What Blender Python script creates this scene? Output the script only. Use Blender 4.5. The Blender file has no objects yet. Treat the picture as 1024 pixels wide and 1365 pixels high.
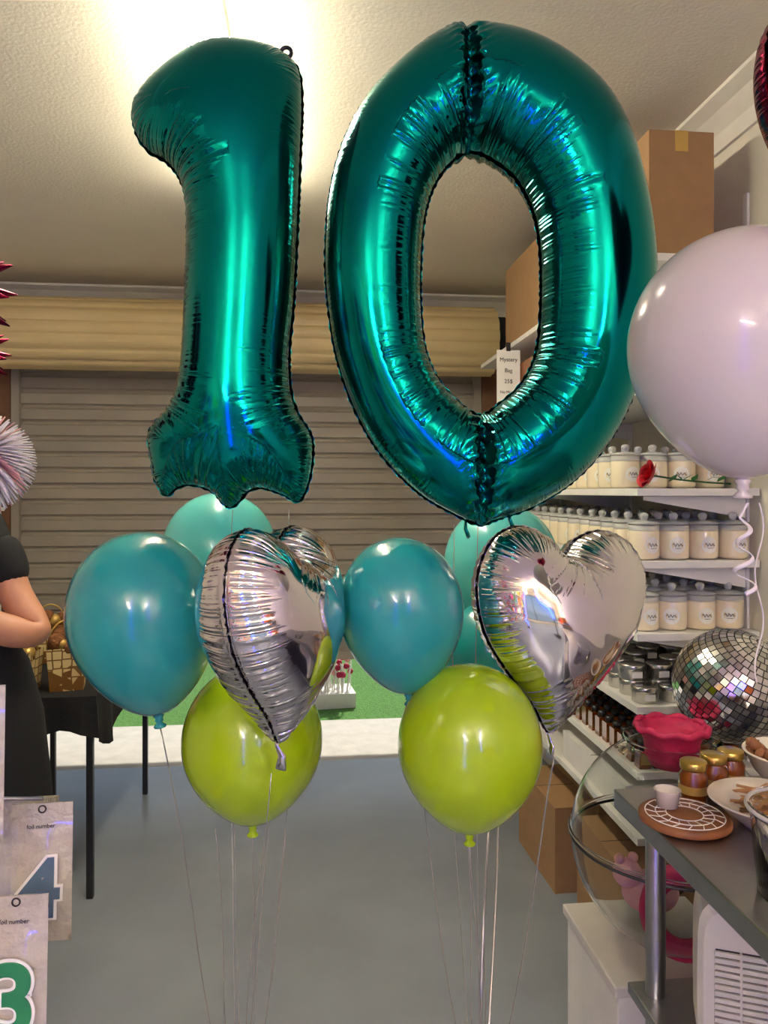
import bpy, math, random
import numpy as np
from mathutils import Vector, Matrix
from mathutils.geometry import delaunay_2d_cdt
random.seed(7); np.random.seed(7)
scene = bpy.context.scene
scene.view_settings.view_transform = 'Standard'
scene.view_settings.look = 'None'
scene.view_settings.exposure = 0.62
TH = math.radians(6.0); CS, SN = math.cos(TH), math.sin(TH)
EYE = 1.5
def L(a, d, z):
    """a = metres to the side, d = metres ahead of the shopkeeper's counter axis (turned 6 deg from room axis)"""
    return Vector((a*CS + d*SN, d*CS - a*SN, z))

# ------------------------------------------------------------ materials
def lin(c):
    return tuple(((x/255)/12.92 if x/255 <= 0.04045 else (((x/255)+0.055)/1.055)**2.4) for x in c)
def mat(name, rgb, rough=0.5, metal=0.0, trans=0.0, emit=None, es=0.0, coat=0.0, noise=None, bump=None, sss=0.0, ior=None, nscale=None):
    m = bpy.data.materials.new(name); m.use_nodes = True
    nt = m.node_tree; b = nt.nodes['Principled BSDF']
    col = lin(rgb) + (1,)
    b.inputs['Base Color'].default_value = col
    b.inputs['Roughness'].default_value = rough
    b.inputs['Metallic'].default_value = metal
    b.inputs['Transmission Weight'].default_value = trans
    b.inputs['Coat Weight'].default_value = coat
    b.inputs['Coat Roughness'].default_value = 0.05
    if ior: b.inputs['IOR'].default_value = ior
    if sss:
        b.inputs['Subsurface Weight'].default_value = sss
        b.inputs['Subsurface Radius'].default_value = (0.02, 0.02, 0.02)
        b.inputs['Subsurface Scale'].default_value = 0.5
    if emit:
        b.inputs['Emission Color'].default_value = lin(emit) + (1,)
        b.inputs['Emission Strength'].default_value = es
    tc = nt.nodes.new('ShaderNodeTexCoord')
    sc, amt = noise if noise else (14.0, 0.06)
    n = nt.nodes.new('ShaderNodeTexNoise'); n.inputs['Scale'].default_value = sc; n.inputs['Detail'].default_value = 5
    nt.links.new(tc.outputs['Object'], n.inputs['Vector'])
    if trans < 0.9:
        r = nt.nodes.new('ShaderNodeMix'); r.data_type = 'RGBA'
        r.inputs[6].default_value = tuple(max(0, x*(1-amt*1.6)) for x in col[:3]) + (1,)
        r.inputs[7].default_value = tuple(min(1, x*(1+amt*1.6)) for x in col[:3]) + (1,)
        nt.links.new(n.outputs['Fac'], r.inputs[0]); nt.links.new(r.outputs[2], b.inputs['Base Color'])
    if bump:
        n2 = nt.nodes.new('ShaderNodeTexNoise'); n2.inputs['Scale'].default_value = bump[0]; n2.inputs['Detail'].default_value = 6
        nt.links.new(tc.outputs['Object'], n2.inputs['Vector'])
        bp = nt.nodes.new('ShaderNodeBump'); bp.inputs['Strength'].default_value = bump[1]; bp.inputs['Distance'].default_value = bump[2]
        nt.links.new(n2.outputs['Fac'], bp.inputs['Height']); nt.links.new(bp.outputs['Normal'], b.inputs['Normal'])
    return m

def foil_mat(name, rgb, rough, wrdist=0.0016, freq=620.0):
    m = bpy.data.materials.new(name); m.use_nodes = True
    nt = m.node_tree; b = nt.nodes['Principled BSDF']
    b.inputs['Base Color'].default_value = lin(rgb) + (1,)
    b.inputs['Metallic'].default_value = 1.0; b.inputs['Roughness'].default_value = rough
    at = nt.nodes.new('ShaderNodeAttribute'); at.attribute_name = 'pleat'
    sp = nt.nodes.new('ShaderNodeSeparateXYZ'); nt.links.new(at.outputs['Vector'], sp.inputs[0])
    nz = nt.nodes.new('ShaderNodeTexNoise'); nz.noise_dimensions = '1D'; nz.inputs['Scale'].default_value = 45; nz.inputs['Detail'].default_value = 2
    nt.links.new(sp.outputs['X'], nz.inputs['W'])
    m1 = nt.nodes.new('ShaderNodeMath'); m1.operation = 'MULTIPLY'; m1.inputs[1].default_value = freq
    nt.links.new(sp.outputs['X'], m1.inputs[0])
    m2 = nt.nodes.new('ShaderNodeMath'); m2.operation = 'MULTIPLY_ADD'; m2.inputs[1].default_value = 14.0
    nt.links.new(nz.outputs['Fac'], m2.inputs[0]); nt.links.new(m1.outputs[0], m2.inputs[2])
    m3 = nt.nodes.new('ShaderNodeMath'); m3.operation = 'SINE'; nt.links.new(m2.outputs[0], m3.inputs[0])
    m4 = nt.nodes.new('ShaderNodeMath'); m4.operation = 'MULTIPLY'
    nt.links.new(m3.outputs[0], m4.inputs[0]); nt.links.new(sp.outputs['Y'], m4.inputs[1])
    tc = nt.nodes.new('ShaderNodeTexCoord')
    n2 = nt.nodes.new('ShaderNodeTexNoise'); n2.inputs['Scale'].default_value = 6; n2.inputs['Detail'].default_value = 1.5
    nt.links.new(tc.outputs['Object'], n2.inputs['Vector'])
    m5 = nt.nodes.new('ShaderNodeMath'); m5.operation = 'MULTIPLY_ADD'; m5.inputs[1].default_value = 1.6
    nt.links.new(n2.outputs['Fac'], m5.inputs[0]); nt.links.new(m4.outputs[0], m5.inputs[2])
    bp = nt.nodes.new('ShaderNodeBump'); bp.inputs['Strength'].default_value = 0.8; bp.inputs['Distance'].default_value = wrdist
    nt.links.new(m5.outputs[0], bp.inputs['Height']); nt.links.new(bp.outputs['Normal'], b.inputs['Normal'])
    return m

M = {}
M['ceil'] = mat('ceiling_paint', (230,221,198), 0.85, noise=(3,0.04), bump=(90,0.35,0.004))
M['wall'] = mat('wall_paint', (212,204,184), 0.8, noise=(3,0.05), bump=(60,0.2,0.002))
M['wall_back'] = mat('brown_wall', (120,84,58), 0.8, noise=(8,0.2), bump=(40,0.4,0.004))
M['trim'] = mat('trim_paint', (226,220,202), 0.5)
M['teal_foil'] = foil_mat('teal_foil', (4,124,120), 0.125)
M['silver_foil'] = foil_mat('silver_foil', (225,222,224), 0.07, 0.0014, 480)
M['mirror'] = mat('mirror_tile', (230,228,228), 0.08, metal=1.0)
M['magenta_foil'] = foil_mat('magenta_foil', (150,20,60), 0.25)
M['latex_teal'] = mat('latex_teal', (32,146,146), 0.2, coat=0.5, noise=(3,0.05))
M['latex_aqua'] = mat('latex_aqua', (92,194,184), 0.25, coat=0.3, noise=(3,0.05))
M['latex_lime'] = mat('latex_lime', (164,196,16), 0.2, coat=0.5, noise=(3,0.05))
M['latex_white'] = mat('latex_white', (208,200,190), 0.22, coat=0.3, noise=(3,0.03))
M['ribbon'] = mat('ribbon_grey', (190,186,180), 0.25, metal=0.7)
M['white_ribbon'] = mat('ribbon_white', (240,232,225), 0.3)
M['white'] = mat('white_laminate', (232,228,218), 0.4)
M['wplastic'] = mat('white_plastic', (222,216,202), 0.35)
M['steel'] = mat('stainless_steel', (170,170,172), 0.3, metal=1.0, noise=(30,0.08))
M['black'] = mat('black_metal', (18,18,20), 0.4)
M['cloth'] = mat('black_cloth', (14,14,15), 0.9, bump=(200,0.3,0.002))
M['gold'] = mat('gold_card', (196,160,84), 0.35, metal=0.4)
M['brown'] = mat('brown_fill', (120,72,30), 0.8, noise=(60,0.4), bump=(60,0.8,0.01))
M['card'] = mat('cardboard', (156,120,80), 0.8, noise=(20,0.08))
M['wax'] = mat('cream_wax', (242,226,190), 0.35, coat=0.8, sss=0.1)
M['glass'] = mat('clear_glass', (248,246,238), 0.12, trans=0.6, ior=1.3)
M['acryl'] = mat('clear_acrylic', (250,252,252), 0.02, trans=1.0, ior=1.14)
M['label'] = mat('paper_label', (246,242,230), 0.6)
M['ink'] = mat('dark_ink', (40,34,30), 0.6)
M['tin'] = mat('tin', (200,198,192), 0.25, metal=1.0)
M['amber'] = mat('amber_honey', (120,58,14), 0.12, coat=0.8, noise=(20,0.2))
M['goldlid'] = mat('gold_lid', (190,160,80), 0.3, metal=0.9)
M['pink'] = mat('magenta_fabric', (178,22,72), 0.6, noise=(40,0.2), bump=(60,0.5,0.004))
M['palepink'] = mat('pale_pink', (228,170,165), 0.6)
M['wood'] = mat('light_wood', (190,140,88), 0.5, noise=(25,0.2))
M['darkwood'] = mat('wood_dark', (140,88,50), 0.5, noise=(25,0.2))
M['ceramic'] = mat('white_ceramic', (234,224,206), 0.2, coat=0.5)
M['red'] = mat('rose_red', (180,16,30), 0.5)
M['green'] = mat('leaf_green', (30,80,30), 0.5)
M['skin'] = mat('skin', (186,130,100), 0.5, sss=0.1, noise=(30,0.08))
M['hair'] = mat('hair_brown', (70,48,32), 0.6, noise=(60,0.3))
M['greendig'] = mat('green_foil_print', (50,140,90), 0.3, metal=0.4)
M['bluedig'] = mat('blue_foil_print', (100,125,150), 0.3, metal=0.4)
M['bag'] = mat('packet_film', (184,176,158), 0.15, coat=0.8, noise=(14,0.2), bump=(40,0.7,0.012))
M['door'] = mat('roller_door_paint', (158,149,134), 0.5, noise=(4,0.08))
M['drum'] = mat('roller_drum_paint', (214,190,138), 0.45, noise=(4,0.08))
M['tube'] = mat('fluorescent_tube', (255,250,235), 0.5, emit=(255,246,226), es=48)
M['tube2'] = mat('fill_tube_glow', (255,250,235), 0.5, emit=(255,241,217), es=98)  # glow of the added fill tubes behind the camera
M['blue'] = mat('blue_led', (30,50,255), 0.5, emit=(14,40,255), es=60)
M['concrete'] = mat('concrete', (176,170,160), 0.8, noise=(10,0.15), bump=(60,0.4,0.004))
M['frame'] = mat('shopfront_frame', (60,58,56), 0.4)

m = mat('painted_concrete_floor', (134,140,146), 0.27, noise=(2.2,0.16), bump=(9,0.12,0.01)); M['floor'] = m
m = mat('artificial_grass', (92,146,60), 0.9, noise=(70,0.5), bump=(120,1.0,0.03)); M['grass'] = m
m = bpy.data.materials.new('honeycomb_card'); m.use_nodes = True
nt = m.node_tree; b = nt.nodes['Principled BSDF']; b.inputs['Roughness'].default_value = 0.4
vo = nt.nodes.new('ShaderNodeTexVoronoi'); vo.feature = 'DISTANCE_TO_EDGE'; vo.inputs['Scale'].default_value = 30; vo.inputs['Randomness'].default_value = 0.15
tc = nt.nodes.new('ShaderNodeTexCoord'); nt.links.new(tc.outputs['Object'], vo.inputs['Vector'])
cr = nt.nodes.new('ShaderNodeValToRGB'); cr.color_ramp.interpolation = 'CONSTANT'
cr.color_ramp.elements[0].color = lin((120,80,30)) + (1,); cr.color_ramp.elements[1].position = 0.07; cr.color_ramp.elements[1].color = lin((226,200,140)) + (1,)
nt.links.new(vo.outputs['Distance'], cr.inputs[0]); nt.links.new(cr.outputs[0], b.inputs['Base Color']); M['honey'] = m
def rand_mat(i, c): return mat('party_stock_%d' % i, c, 0.5)
PARTY = [rand_mat(i, c) for i, c in enumerate([(200,30,60),(240,200,40),(40,90,190),(230,120,30),(240,235,225),(200,60,140),(60,150,80),(30,30,40),(180,210,220)])]

# ------------------------------------------------------------ mesh builder
class MB:
    def __init__(s): s.v=[]; s.f=[]; s.m=[]; s.s=[]; s.mats=[]
    def mi(s, m):
        if m not in s.mats: s.mats.append(m)
        return s.mats.index(m)
    def add(s, vs, fs, m, smooth=False, X=None):
        o = len(s.v); k = s.mi(m)
        for v in vs:
            v = Vector(v)
            s.v.append(tuple(X @ v) if X is not None else tuple(v))
        for f in fs:
            s.f.append([i+o for i in f]); s.m.append(k); s.s.append(smooth)
    def merge(s, o, X=None):
        b = len(s.v)
        for v in o.v: s.v.append(tuple(X @ Vector(v)) if X is not None else v)
        mp = [s.mi(m) for m in o.mats]
        for f, k, sm in zip(o.f, o.m, o.s):
            s.f.append([i+b for i in f]); s.m.append(mp[k]); s.s.append(sm)
    def box(s, lo, hi, m, X=None):
        x0,y0,z0 = lo; x1,y1,z1 = hi
        s.add([(x0,y0,z0),(x1,y0,z0),(x1,y1,z0),(x0,y1,z0),(x0,y0,z1),(x1,y0,z1),(x1,y1,z1),(x0,y1,z1)],
              [(0,3,2,1),(4,5,6,7),(0,1,5,4),(1,2,6,5),(2,3,7,6),(3,0,4,7)], m, False, X)
    def lathe(s, prof, m, c=(0,0,0), seg=32, X=None, smooth=True):
        vs=[]; fs=[]; rings=[]
        for r, z in prof:
            if r < 1e-6:
                rings.append([len(vs)]); vs.append((c[0], c[1], c[2]+z))
            else:
                rings.append(list(range(len(vs), len(vs)+seg)))
                for i in range(seg):
                    t = 2*math.pi*i/seg; vs.append((c[0]+r*math.cos(t), c[1]+r*math.sin(t), c[2]+z))
        for A, B in zip(rings, rings[1:]):
            for i in range(seg):
                j = (i+1) % seg
                if len(A) == 1 and len(B) == 1: continue
                if len(A) == 1: fs.append((A[0], B[i], B[j]))
                elif len(B) == 1: fs.append((A[i], B[0], A[j]))
                else: fs.append((A[i], B[i], B[j], A[j]))
        s.add(vs, fs, m, smooth, X)
    def tube(s, pts, r, m, seg=8, X=None, caps=True, flat=1.0):
        pts = [Vector(p) for p in pts]; n = len(pts); vs=[]; fs=[]
        up = Vector((0,0,1)); prev = None
        for i, p in enumerate(pts):
            t = (pts[min(i+1,n-1)] - pts[max(i-1,0)]).normalized()
            if prev is None:
                a = up if abs(t.z) < 0.9 else Vector((1,0,0))
                x = t.cross(a).normalized()
            else: x = (prev - t*prev.dot(t)).normalized()
            prev = x; y = t.cross(x)
            rr = r[i] if isinstance(r, (list, tuple)) else r
            for k in range(seg):
                q = 2*math.pi*k/seg; vs.append(tuple(p + x*math.cos(q)*rr + y*math.sin(q)*rr*flat))
        for i in range(n-1):
            for k in range(seg):
                j = (k+1) % seg
                fs.append((i*seg+k, i*seg+j, (i+1)*seg+j, (i+1)*seg+k))
        if caps: fs.append(tuple(range(seg-1,-1,-1))); fs.append(tuple(range((n-1)*seg, n*seg)))
        s.add(vs, fs, m, True, X)
    def sphere(s, c, r, m, seg=24, rings=14, sc=(1,1,1), X=None):
        prof = [(math.sin(math.pi*i/rings)*r if 0<i<rings else 0, math.cos(math.pi*i/rings)*r) for i in range(rings+1)]
        T = Matrix.Translation(c) @ Matrix.Diagonal((*sc,1))
        if X is not None: T = X @ T
        s.lathe(prof, m, seg=seg, X=T)
    def build(s, name, loc=(0,0,0), rot=(0,0,0), bevel=0, parent=None, solid=0):
        me = bpy.data.meshes.new(name); me.from_pydata(s.v, [], s.f)
        for m in s.mats: me.materials.append(m)
        me.polygons.foreach_set('material_index', s.m); me.polygons.foreach_set('use_smooth', s.s)
        me.update()
        import bmesh
        bm = bmesh.new(); bm.from_mesh(me); bmesh.ops.recalc_face_normals(bm, faces=bm.faces); bm.to_mesh(me); bm.free()
        ob = bpy.data.objects.new(name, me); scene.collection.objects.link(ob)
        ob.location = loc; ob.rotation_euler = rot
        if bevel:
            b = ob.modifiers.new('bevel', 'BEVEL'); b.width = bevel; b.segments = 2; b.limit_method = 'ANGLE'; b.angle_limit = 0.9
        if parent: ob.parent = parent
        return ob
def empty(name, loc=(0,0,0), rot=(0,0,0)):
    e = bpy.data.objects.new(name, None); scene.collection.objects.link(e); e.location = loc; e.rotation_euler = rot; e.empty_display_size = 0.05
    return e
def text(body, size, m, loc, rot, parent=None, ext=0.0005, name='lettering', bold=0.0):
    cu = bpy.data.curves.new(name, 'FONT'); cu.body = body; cu.size = size; cu.extrude = ext; cu.align_x = 'CENTER'; cu.align_y = 'CENTER'; cu.offset = bold
    cu.materials.append(m); o = bpy.data.objects.new(name, cu); scene.collection.objects.link(o); o.location = loc; o.rotation_euler = rot
    if parent: o.parent = parent
    return o

# ------------------------------------------------------------ room shell
XL, XR, YB, YF, H = -2.1, 1.33, 4.6, -4.0, 2.7
def simple(name, boxes, bevel=0):
    b = MB()
    for lo, hi, m in boxes: b.box(lo, hi, m)
    return b.build(name, bevel=bevel)
simple('floor', [((XL-.1,YF-.1,-.1),(XR+.1,4.2,0),M['floor'])])
simple('threshold_slab', [((XL-.1,4.2,-.1),(XR+.1,4.95,-0.004),M['concrete'])])
simple('ceiling', [((XL-.1,YF-.1,H),(XR+.1,YB+.15,H+.1),M['ceil'])])
simple('wall_left', [((XL-.1,YF,0),(XL,YB+.1,H),M['wall'])])
simple('wall_right', [((XR,YF,0),(XR+.1,YB+.1,H),M['wall'])])
simple('wall_back', [((XL,YB,0),(-1.72,YB+.12,H),M['wall_back']), ((1.1,YB,0),(XR,YB+.12,H),M['wall_back']), ((-1.72,YB,2.36),(1.1,YB+.12,H),M['wall'])])
simple('wall_front', [((XL,YF-.1,0),(-1.5,YF,H),M['wall']), ((.9,YF-.1,0),(XR,YF,H),M['wall']), ((-1.5,YF-.1,2.3),(.9,YF,H),M['wall']), ((-1.5,YF-.1,0),(.9,YF,.4),M['wall'])])
simple('window_1', [((-1.5,YF-.07,.4),(-1.45,YF-.02,2.3),M['frame']), ((.85,YF-.07,.4),(.9,YF-.02,2.3),M['frame']), ((-.33,YF-.07,.4),(-.27,YF-.02,2.3),M['frame']),
        ((-1.45,YF-.07,.4),(.85,YF-.02,.45),M['frame']), ((-1.45,YF-.07,2.25),(.85,YF-.02,2.3),M['frame'])])
b = MB()
prof = [(0,0),(0,-.11),(-.012,-.11),(-.03,-.07),(-.07,-.03),(-.11,-.012),(-.11,0)]
vs = [(XR+x, y, H+z) for y in (YF, YB) for x, z in prof]; n = len(prof)
b.add(vs, [(i,(i+1)%n,(i+1)%n+n,i+n) for i in range(n)], M['trim'])
b.build('trim_1')
b = MB(); vs = [(x, YB+y, H+z) for x in (XL, XR) for y, z in prof]
b.add(vs, [(i,(i+1)%n,(i+1)%n+n,i+n) for i in range(n)], M['trim']); b.build('trim_2')

simple('grass_lawn', [((-8,4.95,-.1),(8,14,-0.01),M['grass'])])
simple('garden_fence', [((-8,13.8,-.01),(8,14,1.9),M['concrete'])])

# roller door curtain (corrugated)
b = MB(); prof=[]; z=.52
while z < 2.25:
    prof += [(0,z),(0,z+.058),(.014,z+.066),(.02,z+.078),(.014,z+.088)]; z += .094
vs=[(x, YB+.03+y, zz) for x in (-1.70,1.08) for y,zz in prof]; n=len(prof)
b.add(vs,[(i,i+1,i+1+n,i+n) for i in range(n-1)],M['door'])
b.box((-1.70,YB+.01,.47),(1.08,YB+.06,.52),M['door'])
b.box((-1.715,YB-.0,0),(-1.67,YB+.08,2.35),M['door']); b.box((1.05,YB-.0,0),(1.095,YB+.08,2.35),M['door'])
b.build('door_1')
b = MB(); seg=96
vs=[]
for x in (-2.08,1.1):
    for i in range(seg):
        t=2*math.pi*i/seg; r=.185+.016*abs(math.sin(t*7.5))**.6
        vs.append((x,4.36+r*math.cos(t),2.385+r*math.sin(t)))
b.add(vs,[(i,(i+1)%seg,(i+1)%seg+seg,i+seg) for i in range(seg)]+[tuple(range(seg)),tuple(range(seg,2*seg))],M['drum'])
b.box((1.1,4.2,2.3),(1.14,4.52,2.5),M['black']); b.box((1.1,4.3,2.36),(1.3,4.42,2.41),M['black'])
b.build('roller_door_drum')

# ------------------------------------------------------------ lights
def tube_light(name, x, y0, y1, m, hang=0.0, tr=.016):
    b = MB(); T=H-hang
    b.box((x-.045,y0-.03,T-.045),(x+.045,y1+.03,T-.001),M['wplastic']) if not hang else b.box((x-.012,y0-.03,T-.075),(x+.012,y1+.03,T-.055),M['wplastic'])
    b.box((x-.03,y1,T-.085),(x+.03,y1+.012,T-.04),M['wplastic']); b.box((x-.03,y0-.012,T-.085),(x+.03,y0,T-.04),M['wplastic'])
    if hang:
        for y in (y0+.1,y1-.1): b.tube([(x,y,T-.055),(x,y,H)],.003,M['black'],6)
    for dx in (-.028,.028): b.tube([(x+dx,y0,T-.05-tr),(x+dx,y1,T-.05-tr)],tr,m,12)
    return b.build(name)
tube_light('fluorescent_ceiling_light', -.24, 1.72, 2.92, M['tube'], 0, .02)
tube_light('added_fill_tube_light', -.9, -2.9, -1.3, M['tube2'], .35)  # unseen pair added behind the camera, hung low to brighten ceiling and room
tube_light('added_fill_tube_light', .6, -2.9, -1.3, M['tube2'], .35)
b = MB()
b.lathe([(0,0),(.14,0),(.14,.02),(.02,.03),(.02,.25),(0,.25)],M['black'],seg=24)
b.tube([(0,0,.25),(0,0,2.3)],.008,M['blue'],12)
b.build('blue_led_light_bar',(-.55,-1.0,0))
b = MB()
b.lathe([(0,0),(.14,0),(.14,.02),(.02,.03),(.02,1.2),(0,1.2)],M['black'],seg=24)
b.tube([(0,0,1.2),(0,0,2.3)],.008,M['blue'],12)
b.build('blue_led_light_bar',(.5,-.9,0))

w = bpy.data.worlds.new('World'); scene.world = w; w.use_nodes = True
nt = w.node_tree; bg = nt.nodes['Background']
sky = nt.nodes.new('ShaderNodeTexSky'); sky.sky_type = 'HOSEK_WILKIE'; sky.turbidity = 7; sky.sun_direction = (.3,.5,.8)
nt.links.new(sky.outputs[0], bg.inputs[0]); bg.inputs[1].default_value = 2.4
sd = bpy.data.lights.new('sun', 'SUN'); sd.energy = 3.6; sd.angle = .05; sd.color = (1,.95,.85)
so = bpy.data.objects.new('sun', sd); scene.collection.objects.link(so); so.rotation_euler = (math.radians(-38), math.radians(14), 0); so.location=(0,9,6)

# ------------------------------------------------------------ inflatable foil solver
def catmull(pts, step):
    P = [np.array(p, float) for p in pts]; n = len(P); out=[]
    for i in range(n):
        p0,p1,p2,p3 = P[i-1],P[i],P[(i+1)%n],P[(i+2)%n]
        for t in np.linspace(0,1,24,endpoint=False):
            out.append(.5*((2*p1)+(-p0+p2)*t+(2*p0-5*p1+4*p2-p3)*t*t+(-p0+3*p1-3*p2+p3)*t**3))
    out=np.array(out); d=np.linalg.norm(np.roll(out,-1,0)-out,axis=1); cum=np.concatenate([[0],np.cumsum(d)])
    N=int(cum[-1]/step); s=np.linspace(0,cum[-1],N,endpoint=False)
    cl=np.vstack([out,out[:1]])
    return np.stack([np.interp(s,cum,cl[:,0]),np.interp(s,cum,cl[:,1])],1)
def area(p): x,y=p[:,0],p[:,1]; return .5*np.sum(x*np.roll(y,-1)-np.roll(x,-1)*y)
def pip(pts, loops):
    ins=np.zeros(len(pts),bool)
    for lp in loops:
        a=lp; c=np.roll(lp,-1,0)
        for k in range(0,len(pts),4000):
            P=pts[k:k+4000]; x=P[:,0:1]; y=P[:,1:2]
            cond=((a[:,1]>y)!=(c[:,1]>y)); dy=(c[:,1]-a[:,1]); dy=np.where(abs(dy)<1e-12,1e-12,dy)
            xi=a[:,0]+(y-a[:,1])*(c[:,0]-a[:,0])/dy
            ins[k:k+4000]^=(np.sum(cond&(x<xi),1)%2==1)
    return ins
def inflate(name, outer, holes=(), step=.0042, k=.95, wr=1.0, Lc=.07, Lv=.04, crease=None, material=None, flange=.0035, gwl=.02, gamp=.0012, minamp=.12, dent=0.0):
    loops=[]
    for i,o in enumerate([outer]+list(holes)):
        p=catmull(o,step)
        if (area(p)<0) != (i>0): p=p[::-1].copy()
        loops.append(p)
    B=[];S=[];A=[];K=[];Nn=[];off=0;edges=[];sbase=0
    for p in loops:
        n=len(p); t=np.roll(p,-1,0)-np.roll(p,1,0); t/=np.linalg.norm(t,axis=1)[:,None]
        nin=np.stack([-t[:,1],t[:,0]],1)
        w_=5
        t1=np.roll(p,-w_,0)-p; t0=p-np.roll(p,w_,0)
        ang=np.arctan2(t0[:,0]*t1[:,1]-t0[:,1]*t1[:,0],(t0*t1).sum(1)); kap=ang/(w_*step)
        ker=np.hanning(13); ker/=ker.sum(); kp=np.concatenate([kap[-6:],kap,kap[:6]]); kap=np.convolve(kp,ker,'valid')
        seglen=np.linalg.norm(np.roll(p,-1,0)-p,axis=1); s=np.concatenate([[0],np.cumsum(seglen)[:-1]])+sbase; sbase+=seglen.sum()+1.0
        B.append(p);S.append(s);K.append(kap);Nn.append(nin)
        edges+= [(off+i,off+(i+1)%n) for i in range(n)]; off+=n
    nb=off; Ball=np.vstack(B); Sall=np.concatenate(S); Kall=np.concatenate(K); Nall=np.vstack(Nn)
    nxt=np.array([e[1] for e in edges]); prv=np.empty(nb,int); prv[nxt]=np.arange(nb)
    def nearest(P):
        I=np.empty(len(P),int); D=np.empty(len(P))
        for q in range(0,len(P),3000):
            d=((P[q:q+3000,None,:]-Ball[None])**2).sum(2); I[q:q+3000]=d.argmin(1); D[q:q+3000]=np.sqrt(d.min(1))
        return I,D
    mn=Ball.min(0); mx=Ball.max(0); hy=step*.9
    g=[]
    for r,y in enumerate(np.arange(mn[1],mx[1],hy)):
        xs=np.arange(mn[0]+(r%2)*step*.5,mx[0],step); g.append(np.stack([xs,np.full_like(xs,y)],1))
    g=np.vstack(g); g=g[pip(g,loops)]; I,D=nearest(g); g=g[D>.0095]
    ring=[]
    for dd in (.0006,.0022,.0048,.0078): 
        q=Ball+Nall*dd; q=q[pip(q,loops)]; I,D=nearest(q); ring.append(q[D>dd*.9])
    pts=np.vstack([Ball]+ring+[g])
    ov,oe,of,vo,eo,fo=delaunay_2d_cdt([Vector(p) for p in pts],edges,[],0,1e-6)
    V=np.array([tuple(v) for v in ov]); T=np.array([f for f in of if len(f)==3],int)
    cen=V[T].mean(1); T=T[pip(cen,loops)]
    isb=np.zeros(len(V),bool); bmap=np.full(nb,-1)
    for i,o in enumerate(vo):
        for q in o:
            if q<nb: isb[i]=True; bmap[q]=i
    used=np.zeros(len(V),bool); used[T.ravel()]=True
    n=len(V); rows=[];cols=[];ws=[];mass=np.zeros(n)
    for a,b_,c in ((0,1,2),(1,2,0),(2,0,1)):
        i,j,kk=T[:,a],T[:,b_],T[:,c]
        u=V[i]-V[kk]; v=V[j]-V[kk]; cr=abs(u[:,0]*v[:,1]-u[:,1]*v[:,0])+1e-14
        cot=.5*(u*v).sum(1)/cr; cot=np.clip(cot,-20,20)
        rows+=[i,j]; cols+=[j,i]; ws+=[cot,cot]
        mass+=np.bincount(i,cr/6,n)
    rows=np.concatenate(rows);cols=np.concatenate(cols);ws=np.concatenate(ws)
    diag=np.bincount(rows,ws,n); free=(~isb)&used; diag=np.where(abs(diag)<1e-9,1,diag)
    def mv(x): return (diag*x-np.bincount(rows,ws*x[cols],n))*free
    bvec=mass*free; x=np.zeros(n); r=bvec-mv(x); z=r/diag; p=z.copy(); rz=r@z
    for it in range(1500):
        Ap=mv(p); al=rz/(p@Ap); x+=al*p; r-=al*Ap
        if np.linalg.norm(r)<1e-7*np.linalg.norm(bvec): break
        z=r/diag; rz2=r@z; p=z+(rz2/rz)*p; rz=rz2
    h=k*np.sqrt(np.maximum(2*x,0))
    I,D=nearest(V)
    s=Sall[I].copy(); best=D.copy()
    for other in (nxt,prv):
        a=Ball[I]; c=Ball[other[I]]; ab=c-a; t=np.clip(((V-a)*ab).sum(1)/((ab**2).sum(1)+1e-15),0,1)
        q=a+ab*t[:,None]; dd=np.linalg.norm(V-q,axis=1); up=(dd<best-1e-9)
        sgn=1 if other is nxt else -1
        s=np.where(up,Sall[I]+sgn*t*step,s); best=np.where(up,dd,best)
    D=best; kap=Kall[I]
    conc=np.clip(-kap/9,0,1); conv=np.clip(kap/14,0,.8)
    amp=np.maximum(np.where(kap<0,conc,conv),minamp); Ln=np.where(kap<0,Lc*(.55+.45*conc),Lv*(.6+.5*conv))
    Ln=Ln*(1+.35*np.sin(s*130)*np.sin(s*57+1))
    fall=np.clip(1-D/Ln,0,1)**.8*np.clip(D/.003,0.15,1)
    pamp=amp*fall*wr
    gw=(np.sin(2*math.pi*s/gwl+3*np.sin(s*31))+.6*np.sin(2*math.pi*s/(gwl*.63)+2*np.sin(s*47)))
    disp=gw*gamp*pamp
    if dent:
        disp+=dent*(np.sin(V[:,0]*38+2*np.sin(V[:,1]*23))*np.sin(V[:,1]*31+1.5*np.sin(V[:,0]*29)))*np.clip(D/.03,0,1)
    if crease is not None:
        for (cx,z0,z1,cw,dep) in crease:
            inside=(V[:,1]>z0)&(V[:,1]<z1)
            dx=V[:,0]-cx-.003*np.sin(V[:,1]*160)
            e=np.exp(-(dx/cw)**2)
            h=np.where(inside,h*(1-dep*e),h)
            e2=np.exp(-(dx/(cw*2.6))**2)
            disp+=np.where(inside,.0032*e2*np.sin(V[:,1]*330+3*np.sin(dx*90)),0)
    P3=np.stack([V[:,0],-h,V[:,1]],1)
    fn=np.cross(P3[T[:,1]]-P3[T[:,0]],P3[T[:,2]]-P3[T[:,0]]); vn=np.zeros((n,3))
    for a in range(3):
        for c in range(3): vn[:,c]+=np.bincount(T[:,a],fn[:,c],n)
    ln=np.linalg.norm(vn,axis=1)[:,None]; vn=vn/np.where(ln<1e-12,1,ln)
    vn=np.where(vn[:,1:2]>0,-vn,vn)
    disp=np.where(isb,0,disp); P3=P3+vn*disp[:,None]
    F=P3.copy(); Bk=P3.copy(); Bk[:,1]*=-1
    idx=np.arange(n); bidx=np.where(isb,idx,idx+n)
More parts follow.
